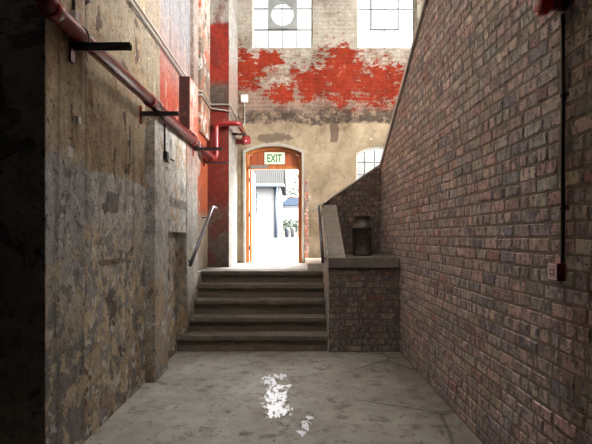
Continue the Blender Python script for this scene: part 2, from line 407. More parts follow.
# ------------------------------------------------------------------ end wall with door and three windows
def mat_end():
    g = G('end_wall_coats')
    s = g.sep(); x, z = s[0], s[2]
    uv = g.comb(x, z, 0.0)
    br = g.n('ShaderNodeTexBrick'); g.put(br.inputs['Vector'], uv)
    for k, v in (('Scale', 1.0), ('Mortar Size', .009), ('Mortar Smooth', .3), ('Brick Width', .232), ('Row Height', .083), ('Bias', 0.0)): br.inputs[k].default_value = v
    br.inputs['Color1'].default_value = (.21, .125, .095, 1); br.inputs['Color2'].default_value = (.30, .20, .155, 1); br.inputs['Mortar'].default_value = (.27, .235, .19, 1)
    mort = br.outputs['Fac']; brick = br.outputs['Color']
    warp = g.noise(2.0, 7, .7, off=2.5); fine = g.noise(9, 6, .7, off=4)
    # dirty white distemper over the brick
    wm = g.math('ADD', g.math('ADD', g.thr(z, 4.3, 6.2), g.math('MULTIPLY', g.math('SUBTRACT', warp, .5), 2.2)), g.math('MULTIPLY', g.math('SUBTRACT', g.noise(11, 6, .75, g.scale(.6, 1, 1.2), off=61), .5), 3.2))
    white = g.ramp(fine, [(.3, (.30, .265, .22)), (.6, (.44, .405, .35))])
    white = g.mix(g.math('MULTIPLY', mort, .45), white, (.30, .25, .2))
    col = g.mix(g.thr(wm, .42, .52), brick, white)
    sp = g.thr(fine, .60, .64)
    col = g.mix(g.math('MULTIPLY', sp, .8), col, (.25, .12, .085))
    # red paint: blobs with ragged edges (x0, z0, rx, rz)
    tot = None
    for (x0, z0, rx, rz) in ((-1.05, 5.05, .42, .50), (-.55, 5.25, .4, .22), (.35, 4.75, .5, .45), (1.0, 4.85, .75, .62), (1.75, 4.75, .75, .55), (-.25, 4.55, .35, .25), (1.0, 5.3, .35, .3)):
        a = g.math('DIVIDE', g.math('SUBTRACT', x, x0), rx); b = g.math('DIVIDE', g.math('SUBTRACT', z, z0), rz)
        d = g.math('SUBTRACT', 1.0, g.math('SQRT', g.math('ADD', g.math('MULTIPLY', a, a), g.math('MULTIPLY', b, b))))
        tot = d if tot is None else g.math('MAXIMUM', tot, d)
    rm = g.math('ADD', tot, g.math('MULTIPLY', g.math('SUBTRACT', g.noise(2.3, 9, .74, g.scale(1, 1, 1.5), dist=.5, off=8), .5), 2.2))
    rm = g.math('ADD', rm, g.math('MULTIPLY', g.math('SUBTRACT', g.noise(7.5, 8, .75, g.scale(.6, 1, 1.2), dist=.3, off=51), .5), 4.4))
    rm = g.math('SUBTRACT', rm, g.math('MULTIPLY', mort, .10))
    rm = g.thr(rm, .16, .22)
    red = g.mix(g.thr(fine, .35, .65), (.19, .015, .005), (.27, .032, .010))
    red = g.mix(g.math('MULTIPLY', mort, .35), red, (.3, .05, .03))
    col = g.mix(rm, col, red)
    # dark exposed strip above the plaster
    zb = g.math('ADD', z, g.math('MULTIPLY', g.math('SUBTRACT', g.noise(3, 6, .7, off=14), .5), .55))
    dk = g.math('MULTIPLY', g.thr(zb, 3.88, 3.98), g.math('SUBTRACT', 1.0, g.thr(zb, 4.12, 4.38)))
    col = g.mix(g.math('MULTIPLY', dk, .9), col, g.mix(g.thr(fine, .45, .62), (.05, .037, .028), (.24, .18, .125)))
    # tan plaster below
    pn1 = g.noise(1.6, 6, .68, off=17); pn2 = g.noise(5, 6, .7, off=19)
    pl = g.ramp(pn1, [(.3, (.19, .145, .095)), (.45, (.29, .225, .15)), (.6, (.36, .285, .195)), (.75, (.46, .39, .285))])
    pl = g.mix(g.math('MULTIPLY', g.thr(pn2, .57, .63), .6), pl, (.25, .195, .135))
    pl = g.mix(g.math('MULTIPLY', g.thr(g.noise(3.2, 6, .7, off=23), .66, .68), .7), pl, (.62, .57, .5))
    # broken plaster strip right over the door, showing brick
    bx = g.math('ABSOLUTE', g.math('SUBTRACT', x, .81)); bx = g.math('ADD', bx, g.math('MULTIPLY', g.math('SUBTRACT', warp, .5), .25))
    strip = g.math('MULTIPLY', g.math('SUBTRACT', 1.0, g.thr(bx, .06, .10)), g.thr(z, 3.5, 3.58))
    pl = g.mix(strip, pl, (.13, .09, .065))
    sx_ = g.math('DIVIDE', g.math('SUBTRACT', x, -.45), .5); sz_ = g.math('DIVIDE', g.math('SUBTRACT', z, 3.64), .11)
    sd_ = g.math('ADD', g.math('SUBTRACT', 1.0, g.math('SQRT', g.math('ADD', g.math('MULTIPLY', sx_, sx_), g.math('MULTIPLY', sz_, sz_)))), g.math('MULTIPLY', g.math('SUBTRACT', fine, .5), 1.6))
    pl = g.mix(g.math('MULTIPLY', g.thr(sd_, .1, .3), .75), pl, (.10, .075, .055))
    zp = g.math('ADD', z, g.math('MULTIPLY', g.math('SUBTRACT', g.noise(4, 6, .7, off=29), .5), .28))
    isb = g.thr(zp, 3.90, 3.95)
    col = g.mix(isb, pl, col)
    big = g.noise(1.5, 7, .72, off=71)
    col = g.mix(1.0, col, g.ramp(big, [(.34, (.50, .47, .43)), (.5, (.86, .85, .83)), (.66, (1.08, 1.08, 1.07))]), 'MULTIPLY')
    drip = g.thr(g.noise(1.0, 5, .65, g.scale(6, 6, .7), off=77), .56, .74)
    col = g.mix(g.math('MULTIPLY', drip, .5), col, g.mix(.6, col, (.06, .045, .03)))
    dirt = g.thr(g.noise(12, 5, .75, off=31), .57, .66)
    col = g.mix(g.math('MULTIPLY', dirt, .45), col, (.10, .08, .06))
    h = g.math('ADD', g.math('MULTIPLY', g.math('MULTIPLY', mort, isb), -1.5), g.math('ADD', fine, g.math('MULTIPLY', rm, .5)))
    return g.bsdf(col, .9, 0, g.bump(h, .7, .014), .2)
END = mat_end()
we = struct(build('wall_back', mbox(-2.1, 6.2, YE, YE+.38, .6, 8), END))
def arch_pts(x0, x1, z0, zs, zc, y, n=14):
    pts = [(x0, y, z0), (x1, y, z0)]
    for i in range(n+1):
        t = i/n; pts.append((x1+(x0-x1)*t, y, zs+(zc-zs)*(1-(2*t-1)**2)))
    return pts
def archcut(x0, x1, z0, zs, zc):
    bm = bmesh.new(); prism(bm, arch_pts(x0, x1, z0, zs, zc, YE-.3), (0, 1.2, 0)); return bm
DX0, DX1, DZS, DZC = -1.035, .145, 3.33, 3.47
W = [(-.89, .375, 5.50, 7.35), (1.29, 2.53, 5.50, 7.35)]
cuts = [archcut(DX0, DX1, ZL, DZS, DZC), archcut(1.27, 2.27, 2.3, 3.32, 3.47)]
cuts += [mbox(a, b, YE-.3, YE+.9, c, d) for a, b, c, d in W]
cutout(we, cuts)

# plaster moulding round the door arch, exposed brick quoin
PLAS = plain('pale_plaster', (.33, .30, .25), .9, var=.35, bumps=.6, sc=9)
bm = bmesh.new()
outer = [p for p in arch_pts(DX0-.045, DX1+.045, ZL, DZS+.03, DZC+.055, YE)]
inner = [p for p in arch_pts(DX0+.005, DX1-.005, ZL, DZS, DZC, YE)]
oo = outer[1:]+[outer[0]]; ii = inner[1:]+[inner[0]]
for k in range(len(oo)-1):
    a, b, c, d = oo[k], oo[k+1], ii[k+1], ii[k]
    f0 = [bm.verts.new((p[0], YE-.03, p[2])) for p in (a, b, c, d)]; f1 = [bm.verts.new((p[0], YE+.12, p[2])) for p in (a, b, c, d)]
    bm.faces.new(f0); bm.faces.new(f1[::-1])
    for q in range(4): bm.faces.new((f0[(q+1) % 4], f0[q], f1[q], f1[(q+1) % 4]))
bmesh.ops.remove_doubles(bm, verts=bm.verts, dist=.0005)
struct(build('trim_1', bm, PLAS))
bm = bmesh.new(); box(bm, .20, .285, YE-.012, YE+.02, ZL+.02, 2.75)
bricks(bm, (.20, YE-.012, ZL+.02), (1, 0, 0), (0, -1, 0), .085, 1.71, bl=.084, stag=False, gap=.008, header=99, pal=QP, proud=.006)
struct(build('trim_2', bm, [MORTAR, BRICK], recalc=False))

# door frame (open doorway)
def mat_wood():
    g = G('orange_varnished_wood')
    n = g.noise(3, 5, .65, g.scale(9, 9, .6))
    col = g.ramp(n, [(.3, (.26, .075, .016)), (.55, (.44, .145, .035)), (.75, (.55, .21, .06))])
    return g.bsdf(col, .38, 0, g.bump(n, .2, .004), .5)
WOOD = mat_wood()
def mat_wood2():
    g = G('red_brown_boarding')
    n = g.noise(3, 5, .65, g.scale(12, 9, .7)); x = g.sep()[0]
    gr = g.thr(g.math('ABSOLUTE', g.math('SUBTRACT', g.math('FRACT', g.math('MULTIPLY', x, 7.0)), .5)), .0, .06)
    col = g.mix(gr, (.06, .012, .006), g.ramp(n, [(.3, (.24, .05, .016)), (.7, (.40, .105, .034))]))
    return g.bsdf(col, .42, 0, g.bump(g.math('ADD', n, gr), .3, .006), .5)
WOOD2 = mat_wood2()
DY = YE+.10
door = bpy.data.objects.new('door_1', None); COL.objects.link(door); door.location = ((DX0+DX1)/2, DY, ZL); struct(door)
build('jamb', mbox(DX0, DX0+.075, DY, DY+.12, ZL, 3.34, bev=.006), WOOD, door)
build('jamb', mbox(DX1-.075, DX1, DY, DY+.12, ZL, 3.34, bev=.006), WOOD, door)
build('head_rail', mbox(DX0+.075, DX1-.075, DY-.01, DY+.12, 3.00, 3.075, bev=.006), WOOD, door)
bm = bmesh.new()
for k in range(14):
    t0, t1 = k/14, (k+1)/14
    def az(t, d): return (DX0+(DX1-DX0)*t, DZS+(DZC-DZS)*(1-(2*t-1)**2)-d)
    (xa, za), (xb, zb_), (xc, zc), (xd, zd) = az(t0, 0), az(t1, 0), az(t1, .07), az(t0, .07)
    prism(bm, [(xa, DY-.012, za), (xb, DY-.012, zb_), (xc, DY-.012, zc), (xd, DY-.012, zd)], (0, .13, 0))
bmesh.ops.remove_doubles(bm, verts=bm.verts, dist=.0005)
build('arch_rail', bm, WOOD, door)
bm = bmesh.new(); prism(bm, arch_pts(DX0+.06, DX1-.06, 3.06, DZS-.06, DZC-.05, DY+.03), (0, .05, 0))
build('transom_panel', bm, WOOD2, door)
STEEL = plain('dull_steel', (.30, .29, .28), .45, .8)
BLACKI = plain('black_iron', (.025, .022, .02), .5, .5)
for hz in (1.35, 2.05, 2.78):
    build('hinge', mtube([(DX0+.085, DY+.0, hz-.05), (DX0+.085, DY+.0, hz+.05)], .012, 10), BLACKI, door)
build('closer', mbox(-.93, -.56, DY-.07, DY-.012, 3.015, 3.075, bev=.006), STEEL, door)
# the door leaf swung outwards, seen edge-on
LEAF = build('leaf', mbox(DX0+.076, DX0+.122, DY+.13, DY+1.08, ZL+.01, 3.0, bev=.004), WOOD, door)

# exit sign
SIGNW = plain('sign_cream', (.66, .70, .55), .5, var=.06)
GREEN = plain('sign_green', (.012, .17, .05), .5, var=.05)
sg = thing('exit_sign', 'small cream exit sign with green letters above the open door', 'sign', (-.43, DY+.0, 3.14))
SX0, SX1, SZ0, SZ1 = -.64, -.215, 3.105, 3.355
build('panel', mbox(SX0, SX1, DY+.005, DY+.03, SZ0, SZ1, bev=.004), SIGNW, sg)
cu = bpy.data.curves.new('t', 'FONT'); cu.body = 'EXIT'; cu.size = .235; cu.extrude = .002; cu.align_x = 'CENTER'; cu.align_y = 'CENTER'
cu.offset = .005
to = bpy.data.objects.new('t', cu); COL.objects.link(to)
dg = bpy.context.evaluated_depsgraph_get(); dg.update()
me = bpy.data.meshes.new_from_object(to.evaluated_get(dg)); bpy.data.objects.remove(to)
xs = [v.co.x for v in me.vertices]; ys = [v.co.y for v in me.vertices]
cx, cy = (max(xs)+min(xs))/2, (max(ys)+min(ys))/2; kx, ky = .31/(max(xs)-min(xs)), .165/(max(ys)-min(ys))
R = Matrix.Rotation(PI/2, 4, 'X')
for v in me.vertices:
    p = V(((v.co.x-cx)*kx, (v.co.y-cy)*ky, v.co.z)); v.co = R @ p + V(((SX0+SX1)/2, DY+.002, (SZ0+SZ1)/2)) - V(sg.location)
lt = link('lettering', me, GREEN, sg)

# windows
FRAMEM = plain('grey_steel_frame', (.17, .175, .18), .5, .3)
CREAMF = plain('cream_frame_paint', (.62, .60, .54), .6, var=.1)
def mat_glass():
    g = G('clear_pane')
    t = g.n('ShaderNodeBsdfTransparent'); t.inputs[0].default_value = (.33, .33, .327, 1)
    gl = g.n('ShaderNodeBsdfGlossy'); gl.inputs['Roughness'].default_value = .05; gl.inputs[0].default_value = (1, 1, 1, 1)
    mx = g.n('ShaderNodeMixShader'); mx.inputs[0].default_value = .06
    g.nt.links.new(t.outputs[0], mx.inputs[1]); g.nt.links.new(gl.outputs[0], mx.inputs[2]); g.nt.links.new(mx.outputs[0], g.out.inputs[0])
    return g.m
GLASS = mat_glass()
WY = YE+.08
def window(idx, x0, x1, z0, z1, vbars, hbars, sash=None, fan=False):
    root = bpy.data.objects.new('window_%d' % idx, None); COL.objects.link(root); root.location = ((x0+x1)/2, WY, z0); struct(root)
    bm = bmesh.new()
    for a in ((x0, x0+.035, z0, z1), (x1-.035, x1, z0, z1)): box(bm, a[0], a[1], WY-.02, WY+.04, a[2], a[3])
    box(bm, x0+.035, x1-.035, WY-.02, WY+.04, z0, z0+.02); box(bm, x0+.035, x1-.035, WY-.02, WY+.04, z1-.03, z1)
    build('frame', bm, CREAMF, root)
    bm = bmesh.new()
    for vx in vbars: box(bm, vx-.006, vx+.006, WY-.005, WY+.02, z0+.02, z1-.03)
    for hz in hbars: box(bm, x0+.035, x1-.035, WY-.004, WY+.019, hz-.009, hz+.009)
    build('glazing_bars', bm, FRAMEM, root)
    if sash:
        a, b, c, d = sash; bm = bmesh.new()
        for q in ((a-.016, a+.016, c, d), (b-.016, b+.016, c, d), (a+.016, b-.016, c-.016, c+.016), (a+.016, b-.016, d-.03, d)): box(bm, q[0], q[1], WY-.035, WY-.006, q[2], q[3])
        build('sash', bm, FRAMEM, root)
    if fan:
        a, b, c, d = sash
        pl = build('vent_plate', mbox(a-.016, b+.016, WY-.07, WY-.04, c, d), FANP, root)
        bmc = bmesh.new(); lathe(bmc, [(.232, -.3), (.232, .3)], ((a+b)/2, WY-.05, 6.195), 40, 'y'); cutout(pl, [bmc])
    build('pane', mbox(x0+.03, x1-.03, WY+.006, WY+.010, z0+.01, z1-.02), GLASS, root)
    return root
FANP = plain('weathered_zinc', (.235, .245, .235), .7, .1, var=.3, sc=8)
sxa = lambda px: (px-295)*YE/500
window(1, *W[0], [sxa(268.5), sxa(282.5), sxa(296.5)], [5.50+.43-.02, 6.35, 6.8], (sxa(268.7), sxa(296.3), 1.6+207.5*YE/500, 7.2), True)
window(2, *W[1], [sxa(371), sxa(385), sxa(399)], [5.93, 6.34, 6.8], (sxa(371.5), sxa(398.7), 1.6+207.5*YE/500, 7.2))
root = bpy.data.objects.new('window_3', None); COL.objects.link(root); root.location = (1.77, WY, 2.3); struct(root)
bm = bmesh.new()
box(bm, 1.27, 1.30, WY-.02, WY+.04, 2.3, 3.33); box(bm, 2.24, 2.27, WY-.02, WY+.04, 2.3, 3.33); box(bm, 1.30, 2.24, WY-.02, WY+.04, 2.3, 2.34)
for k in range(12):
    t0, t1 = k/12, (k+1)/12
    def az(t, d): return (1.27+t, 3.32+.15*(1-(2*t-1)**2)-d)
    q = [az(t0, 0), az(t1, 0), az(t1, .04), az(t0, .04)]; prism(bm, [(a, WY-.02, b) for a, b in q], (0, .06, 0))
build('frame', bm, CREAMF, root)
bm = bmesh.new()
for vx in (1.455, 1.66, 1.865, 2.07): box(bm, vx-.012, vx+.012, WY-.005, WY+.02, 2.34, 3.40)
for hz in (2.62, 2.885, 3.14): box(bm, 1.30, 2.24, WY-.004, WY+.019, hz-.009, hz+.009)
build('glazing_bars', bm, FRAMEM, root)
bm = bmesh.new(); prism(bm, arch_pts(1.28, 2.26, 2.31, 3.31, 3.455, WY+.008), (0, .004, 0)); build('pane', bm, GLASS, root)

# ------------------------------------------------------------------ right brick wall, its raking top
bm = bmesh.new()
Y0 = -4.2
prism(bm, [(XR, Y0, 0), (XR, 8.42, 0), (XR, 8.42, rake(8.42)), (XR, 4.6, rake(4.6)), (XR, 3.0, rake(3.0)), (XR, Y0, rake(3.0))], (.28, 0, 0))
bmesh.ops.recalc_face_normals(bm, faces=bm.faces)
b2 = bmesh.new()
bricks(b2, (XR, .6, 0), (0, 1, 0), (-1, 0, 0), 7.82, 5.4, clips=[((XR, 5.44, rake(5.44)-.01), V((0, .4826, 1)).normalized())], header=4)
tmpm = bpy.data.meshes.new('tmp'); b2.to_mesh(tmpm); b2.free(); bm.from_mesh(tmpm); bpy.data.meshes.remove(tmpm)
wrt = struct(build('wall_right', bm, [MORTAR, BRICK], recalc=False))
COPE = plain('grey_cement_coping', (.52, .50, .46), .9, var=.3, bumps=.5, sc=12)
bm = bmesh.new()
prism(bm, [(XR-.035, 3.0, rake(3.0)-.02), (XR-.035, 8.43, rake(8.43)-.02), (XR-.035, 8.43, rake(8.43)+.05), (XR-.035, 3.0, rake(3.0)+.05)], (.36, 0, 0))
struct(build('trim_3', bm, COPE))

# inner cross wall behind the niche
SHADEPAL = [(tuple(x*k for x, k in zip(c, (.44, .385, .34))), q) for c, q in PALETTE]  # brick tints darkened to carry the shade of niche and parapet
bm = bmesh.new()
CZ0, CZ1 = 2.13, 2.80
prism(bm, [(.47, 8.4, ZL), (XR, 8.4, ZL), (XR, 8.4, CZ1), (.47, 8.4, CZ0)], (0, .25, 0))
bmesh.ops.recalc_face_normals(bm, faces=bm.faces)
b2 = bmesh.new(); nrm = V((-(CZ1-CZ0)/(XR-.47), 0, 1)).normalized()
bricks(b2, (.47, 8.4, 1.3), (1, 0, 0), (0, -1, 0), XR-.47-.006, 1.6, clips=[((.47, 8.4, CZ0-.01), nrm)], header=4, pal=SHADEPAL)
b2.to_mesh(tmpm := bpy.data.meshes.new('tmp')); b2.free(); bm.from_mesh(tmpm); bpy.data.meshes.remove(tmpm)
struct(build('wall_inner', bm, [MORTAR_SHADED, BRICK_SHADED], recalc=False))
bm = bmesh.new(); prism(bm, [(.46, 8.37, CZ0-.007), (XR-.036, 8.37, CZ1-.03), (XR-.036, 8.37, CZ1+.0), (.46, 8.37, CZ0+.021)], (0, .30, 0))
PALECAP = plain('pale_cement_cap', (.50, .48, .43), .9, var=.25, bumps=.5, sc=14)
struct(build('trim_4', bm, PALECAP))

# ------------------------------------------------------------------ staircase and landing
def mat_conc(name, a, b, c, zsplit=None):
    g = G(name); n1 = g.noise(4, 6, .7); n2 = g.noise(22, 5, .7, off=3)
    col = g.ramp(n1, [(.3, a), (.5, b), (.7, c)])
    col = g.mix(g.thr(n2, .54, .68), col, g.mix(.6, col, (.05, .042, .033)))
    return g.bsdf(col, .75, 0, g.bump(n2, .5, .008), .35)
TREAD = mat_conc('worn_step_concrete', (.10, .085, .068), (.145, .126, .102), (.20, .176, .145))
LANDM = mat_conc('pale_landing_concrete', (.22, .21, .195), (.28, .27, .25), (.34, .33, .31))
def mat_riser():
    g = G('grimy_brick_riser'); s = g.sep(); uv = g.comb(s[0], s[2], 0.0)
    br = g.n('ShaderNodeTexBrick'); g.put(br.inputs['Vector'], uv)
    for k, v in (('Scale', 1.0), ('Mortar Size', .008), ('Brick Width', .23), ('Row Height', .072)): br.inputs[k].default_value = v
    br.inputs['Color1'].default_value = (.13, .098, .075, 1); br.inputs['Color2'].default_value = (.19, .145, .11, 1); br.inputs['Mortar'].default_value = (.14, .12, .095, 1)
    n = g.noise(9, 6, .7)
    col = g.mix(g.thr(n, .5, .68), br.outputs['Color'], (.17, .145, .115))
    return g.bsdf(col, .9, 0, g.bump(g.math('SUBTRACT', n, br.outputs['Fac']), .7, .012), .2)
RISER = mat_riser()
st = thing('staircase', 'short flight of worn concrete steps with brick risers up to the open door', 'stairs', (-.5, 6.9, 0))
SF = [(6.90, .225), (7.18, .43), (7.46, .645), (7.74, .85), (8.02, ZL)]
for i, (y, z) in enumerate(SF):
    zp = SF[i-1][1] if i else 0
    xa, xb = (-1.63, .452) if i else (-1.63, .475)
    if i: xa = -1.51
    ynext = SF[i+1][0] if i < 4 else YE+.4
    y1 = ynext+.06 if i < 4 else YE+.42
    if i == 4: xb2 = .455
    sp = build('step' if i < 4 else 'landing', mbox(xa, .455 if i else .447, y, y1 if i < 4 else 8.5, z-.07, z, bev=.012), TREAD if i < 4 else TREAD, st)
    rb = mbox(xa, .455 if i else .447, y+.035, y+.2, zp, z-.07); build('riser', rb, RISER, sp)
bm = mbox(-1.51, .455, 8.5, 8.995, ZL-.2, ZL); box(bm, -1.185, .455, 8.995, YE-.002, ZL-.2, ZL); box(bm, .455, 2.6, 8.66, YE-.002, ZL-.2, ZL); box(bm, -1.57, -1.51, 7.79, 8.99, ZL-.2, ZL)
build('landing_slab', bm, LANDM, st)
bm = mbox(.21, .455, 8.3, YE, ZL, ZL+.105, bev=.008); box(bm, .456, 2.4, 8.67, YE, ZL, ZL+.105)
build('side_step', bm, PALECAP, st)
struct(build('trim_5', mbox(DX0, DX1, YE-.001, YE+.42, ZL-.06, ZL-.001), LANDM))
struct(build('floor_side_room', mbox(2.6, 6.2, 8.3, YE, ZL-.2, ZL), LANDM))

# ------------------------------------------------------------------ parapet beside the stairs
pa = thing('stair_parapet', 'low shade-darkened brick parapet with concrete ledge right of the steps', 'parapet', (.95, 6.9, 0))
bm = mbox(.462, XR-.002, 6.9, 8.39, 0, 1.16)
bmesh.ops.recalc_face_normals(bm, faces=bm.faces)
b2 = bmesh.new(); bricks(b2, (.462, 6.9, 0), (1, 0, 0), (0, -1, 0), XR-.47-.012, 1.16, header=4, pal=SHADEPAL)
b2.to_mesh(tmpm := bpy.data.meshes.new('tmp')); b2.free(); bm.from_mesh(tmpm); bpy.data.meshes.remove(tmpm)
build('brick_body', bm, [MORTAR_SHADED, BRICK_SHADED], pa, recalc=False)
LEDGE = mat_conc('dusty_ledge_concrete', (.115, .10, .085), (.16, .14, .118), (.20, .18, .155))
build('ledge', mbox(.462, XR-.012, 6.86, 8.39, 1.16, 1.30, bev=.008), LEDGE, pa)
WHITEP = zmat('whitewashed_side', [(0, (.45, .43, .40)), (1.5, (.62, .60, .57)), (3, (.66, .65, .62))], 0, 3, amp=.15, patch=[((.33, .27, .2), 5, .60, .64, .7)], dark=.3)
bm = mbox(.452, .468, 6.89, 8.65, 0, 1.17); prism(bm, [(.452, 6.89, 1.17), (.452, 8.65, 1.17), (.452, 8.65, 2.09), (.452, 8.385, 2.06), (.452, 6.89, 1.24)], (.016, 0, 0))
build('whitewashed_face', bm, WHITEP, pa)
bm = bmesh.new(); prism(bm, [(.469, 6.92, 1.301), (.469, 8.39, 1.301), (.469, 8.39, 2.09)], (.2, 0, 0))
build('raking_body', bm, MORTAR, pa)
bm = bmesh.new(); prism(bm, [(.468, 6.87, 1.301), (.468, 8.395, 2.125), (.468, 8.395, 2.07), (.468, 7.0, 1.301)], (.225, 0, 0))
CAP2 = mat_conc('grey_brown_coping', (.20, .175, .15), (.27, .24, .21), (.31, .285, .25))
build('raking_coping', bm, CAP2, pa)

# ------------------------------------------------------------------ milk can
def mat_can():
    g = G('tarnished_tin'); o = g.obj(); n = g.noise(7, 5, .65, o); n2 = g.noise(30, 4, .6, o)
    col = g.ramp(n, [(.3, (.06, .05, .04)), (.55, (.11, .094, .075)), (.75, (.17, .147, .12))])
    return g.bsdf(col, g.ramp(n, [(.3, .6), (.7, .42)]), .65, g.bump(n2, .15, .003), .5)
CAN = mat_can()
CXY = (1.035, 7.72); CZ = 1.30
mc = thing('milk_can', 'tall dull metal milk can standing on the ledge in the brick niche', 'milk can', (*CXY, CZ))
bm = bmesh.new()
lathe(bm, [(.0, 0), (.146, 0), (.152, .008), (.152, .03), (.148, .036), (.15, .41), (.155, .415), (.155, .43), (.149, .44), (.128, .478), (.112, .498), (.108, .52), (.108, .548)], (*CXY, CZ), 40)
build('body', bm, CAN, mc)
bm = bmesh.new(); lathe(bm, [(.0, .57), (.0, .545), (.112, .545), (.116, .55), (.116, .585), (.134, .597), (.137, .607), (.128, .613), (.03, .617), (.0, .617)], (*CXY, CZ), 40)
build('lid', bm, CAN, mc)
for sx in (-1, 1):
    pts = bend([(CXY[0]+sx*.125, CXY[1]-.01, CZ+.36), (CXY[0]+sx*.185, CXY[1]-.01, CZ+.38), (CXY[0]+sx*.18, CXY[1]-.01, CZ+.475), (CXY[0]+sx*.108, CXY[1]-.01, CZ+.485)], .03)
    build('handle', mtube(pts, .008, 8), CAN, mc)

# ------------------------------------------------------------------ handrails
RAILM = plain('worn_steel_rail', (.12, .12, .13), .28, .8, var=.25, sc=12)
def handrail(label, pts, brs, wallx):
    c = V(pts[0]); t = thing('handrail', label, 'handrail', c, 'stair handrails')
    build('rail', mtube(bend(pts, .06), .024, 14), RAILM, t)
    for p in brs:
        p = V(p); q = V((wallx, p.y, p.z-.06))
        s = -1 if wallx < p.x else 1
        b = build('bracket', mtube(bend([p+V((0, 0, -.02)), p+V((s*.01, 0, -.06)), q], .03), .009, 8), RAILM, t)
        bm = bmesh.new(); lathe(bm, [(0, 0), (.032, 0), (.032, -s*.008), (0, -s*.008)], q, 14, 'x'); build('rose', bm, RAILM, b)
    return t
A, B = V((-1.43, 6.82, 1.20)), V((-1.37, 8.3, 2.09))
handrail('sloping steel handrail on the plastered wall left of the steps', [A, B, B+V((.0, .42, 0))], [A.lerp(B, .13), A.lerp(B, .85)], -1.49)
A, B = V((.395, 7.08, 1.23)), V((.395, 8.3, 2.10))
handrail('sloping steel handrail against the whitewashed parapet right of the steps', [A, B, V((.36, 9.9, 2.10))], [A.lerp(B, .12), A.lerp(B, .9)], .451)

# ------------------------------------------------------------------ red fire main on the left wall
def mat_redpipe():
    g = G('maroon_gloss_paint'); o = g.pos(); n = g.noise(6, 5, .6, o)
    col = g.ramp(n, [(.3, (.17, .011, .012)), (.6, (.22, .017, .017)), (.8, (.27, .04, .036))])
    return g.bsdf(col, .27, 0, g.bump(g.noise(60, 3, .6, o), .06, .003), .6)
REDP = mat_redpipe()
PX, PZ, PR = -1.465, 2.968, .057
fp = thing('fire_main_pipe', 'thick maroon water pipe running along the left wall and up over the doorway side', 'pipe', (PX, 3.0, PZ))
path = bend([(PX, 2.92, 4.25), (PX, 2.92, PZ), (PX, 8.80, PZ)], .1)
build('main_run', mtube(path, PR, 20), REDP, fp)
path = bend([(PX, 8.80, PZ), (PX, 8.86, PZ), (-1.40, 8.88, PZ+.02), (-1.40, 8.88, 3.60), (-1.0, 8.88, 3.60), (-1.0, YE-.01, 3.60)], .09)
build('riser_run', mtube(path, .047, 18), REDP, fp)
def ring_y(y, r=.066, w=.05): return mtube([(PX, y-w, PZ), (PX, y-w+.008, PZ), (PX, y+w-.008, PZ), (PX, y+w, PZ)], [r-.006, r, r, r-.006], 20)
for y in (3.02, 5.05, 7.2, 8.72): build('coupling', ring_y(y), REDP, fp)
bm = bmesh.new(); lathe(bm, [(0, 0), (.085, 0), (.085, .03), (.06, .035), (.06, .05)], (-1.0, YE-.055, 3.60), 20, 'y'); build('flange', bm, REDP, fp)
bm = bmesh.new(); lathe(bm, [(0, -.16), (.05, -.16), (.05, -.05), (.07, -.05), (.07, .05), (.05, .05), (.05, .12), (0, .12)], (-1.0, 9.9, 3.60-.13), 18, 'x'); tube(bm, [(-1, 9.9, 3.58), (-1, 9.9, 3.47)], .05, 14)
build('valve', bm, REDP, fp)
def clamp(label, y, x0, x1, px=PX, pz=PZ, pr=PR, plate=True):
    t = thing('pipe_bracket', label, 'bracket', (x0, y, pz-pr-.04), 'brackets under the maroon pipe')
    zt = pz-pr-.001; bm = bmesh.new()
    box(bm, x0, x1, y-.022, y+.022, zt-.008, zt); box(bm, x0, x1, y+.014, y+.022, zt-.042, zt-.008); box(bm, x0, x1, y-.022, y-.014, zt-.042, zt-.008)
    build('arm', bm, BLACKI, t)
    if plate:
        build('wall_plate', mbox(x0-.0, x0+.014, y-.03, y+.03, zt-.13, zt+.06, bev=.003), REDP, t)
    arc = [V((px+(pr+.006)*math.cos(a), y, pz+(pr+.006)*math.sin(a))) for a in [PI*k/10 for k in range(11)]]
    arc = [V((px+pr+.006, y, zt-.06))]+arc+[V((px-pr-.006, y, zt-.06))]
    build('u_bolt', mtube(arc, .006, 8), STEEL, t)
    return t
clamp('black steel pipe bracket nearest the viewer on the front pier', 3.40, XP+.001, -1.115)
clamp('black steel pipe bracket at the middle of the left wall just before the pale panel', 5.27, XL+.001, -1.225)
clamp('black steel pipe bracket above the steel handrail at the panel end', 7.4, XP+.014, -1.08)
t = thing('strut_arm', 'thin dark steel arm low beside the end of the maroon pipe', 'bracket', (-1.57, 8.6, 2.87))
build('arm', mbox(-1.574, -1.17, 8.58, 8.61, 2.845, 2.875), BLACKI, t); build('wall_plate', mbox(-1.574, -1.56, 8.565, 8.625, 2.80, 2.93), REDP, t)
t = thing('strut_arm', 'short dark steel arm under the red pipe end beside the door arch', 'bracket', (-1.19, 9.5, 3.5))
build('arm', mbox(-1.189, -.93, 9.48, 9.52, 3.515, 3.55), BLACKI, t); build('wall_plate', mbox(-1.189, -1.178, 9.46, 9.54, 3.45, 3.60), STEEL, t)
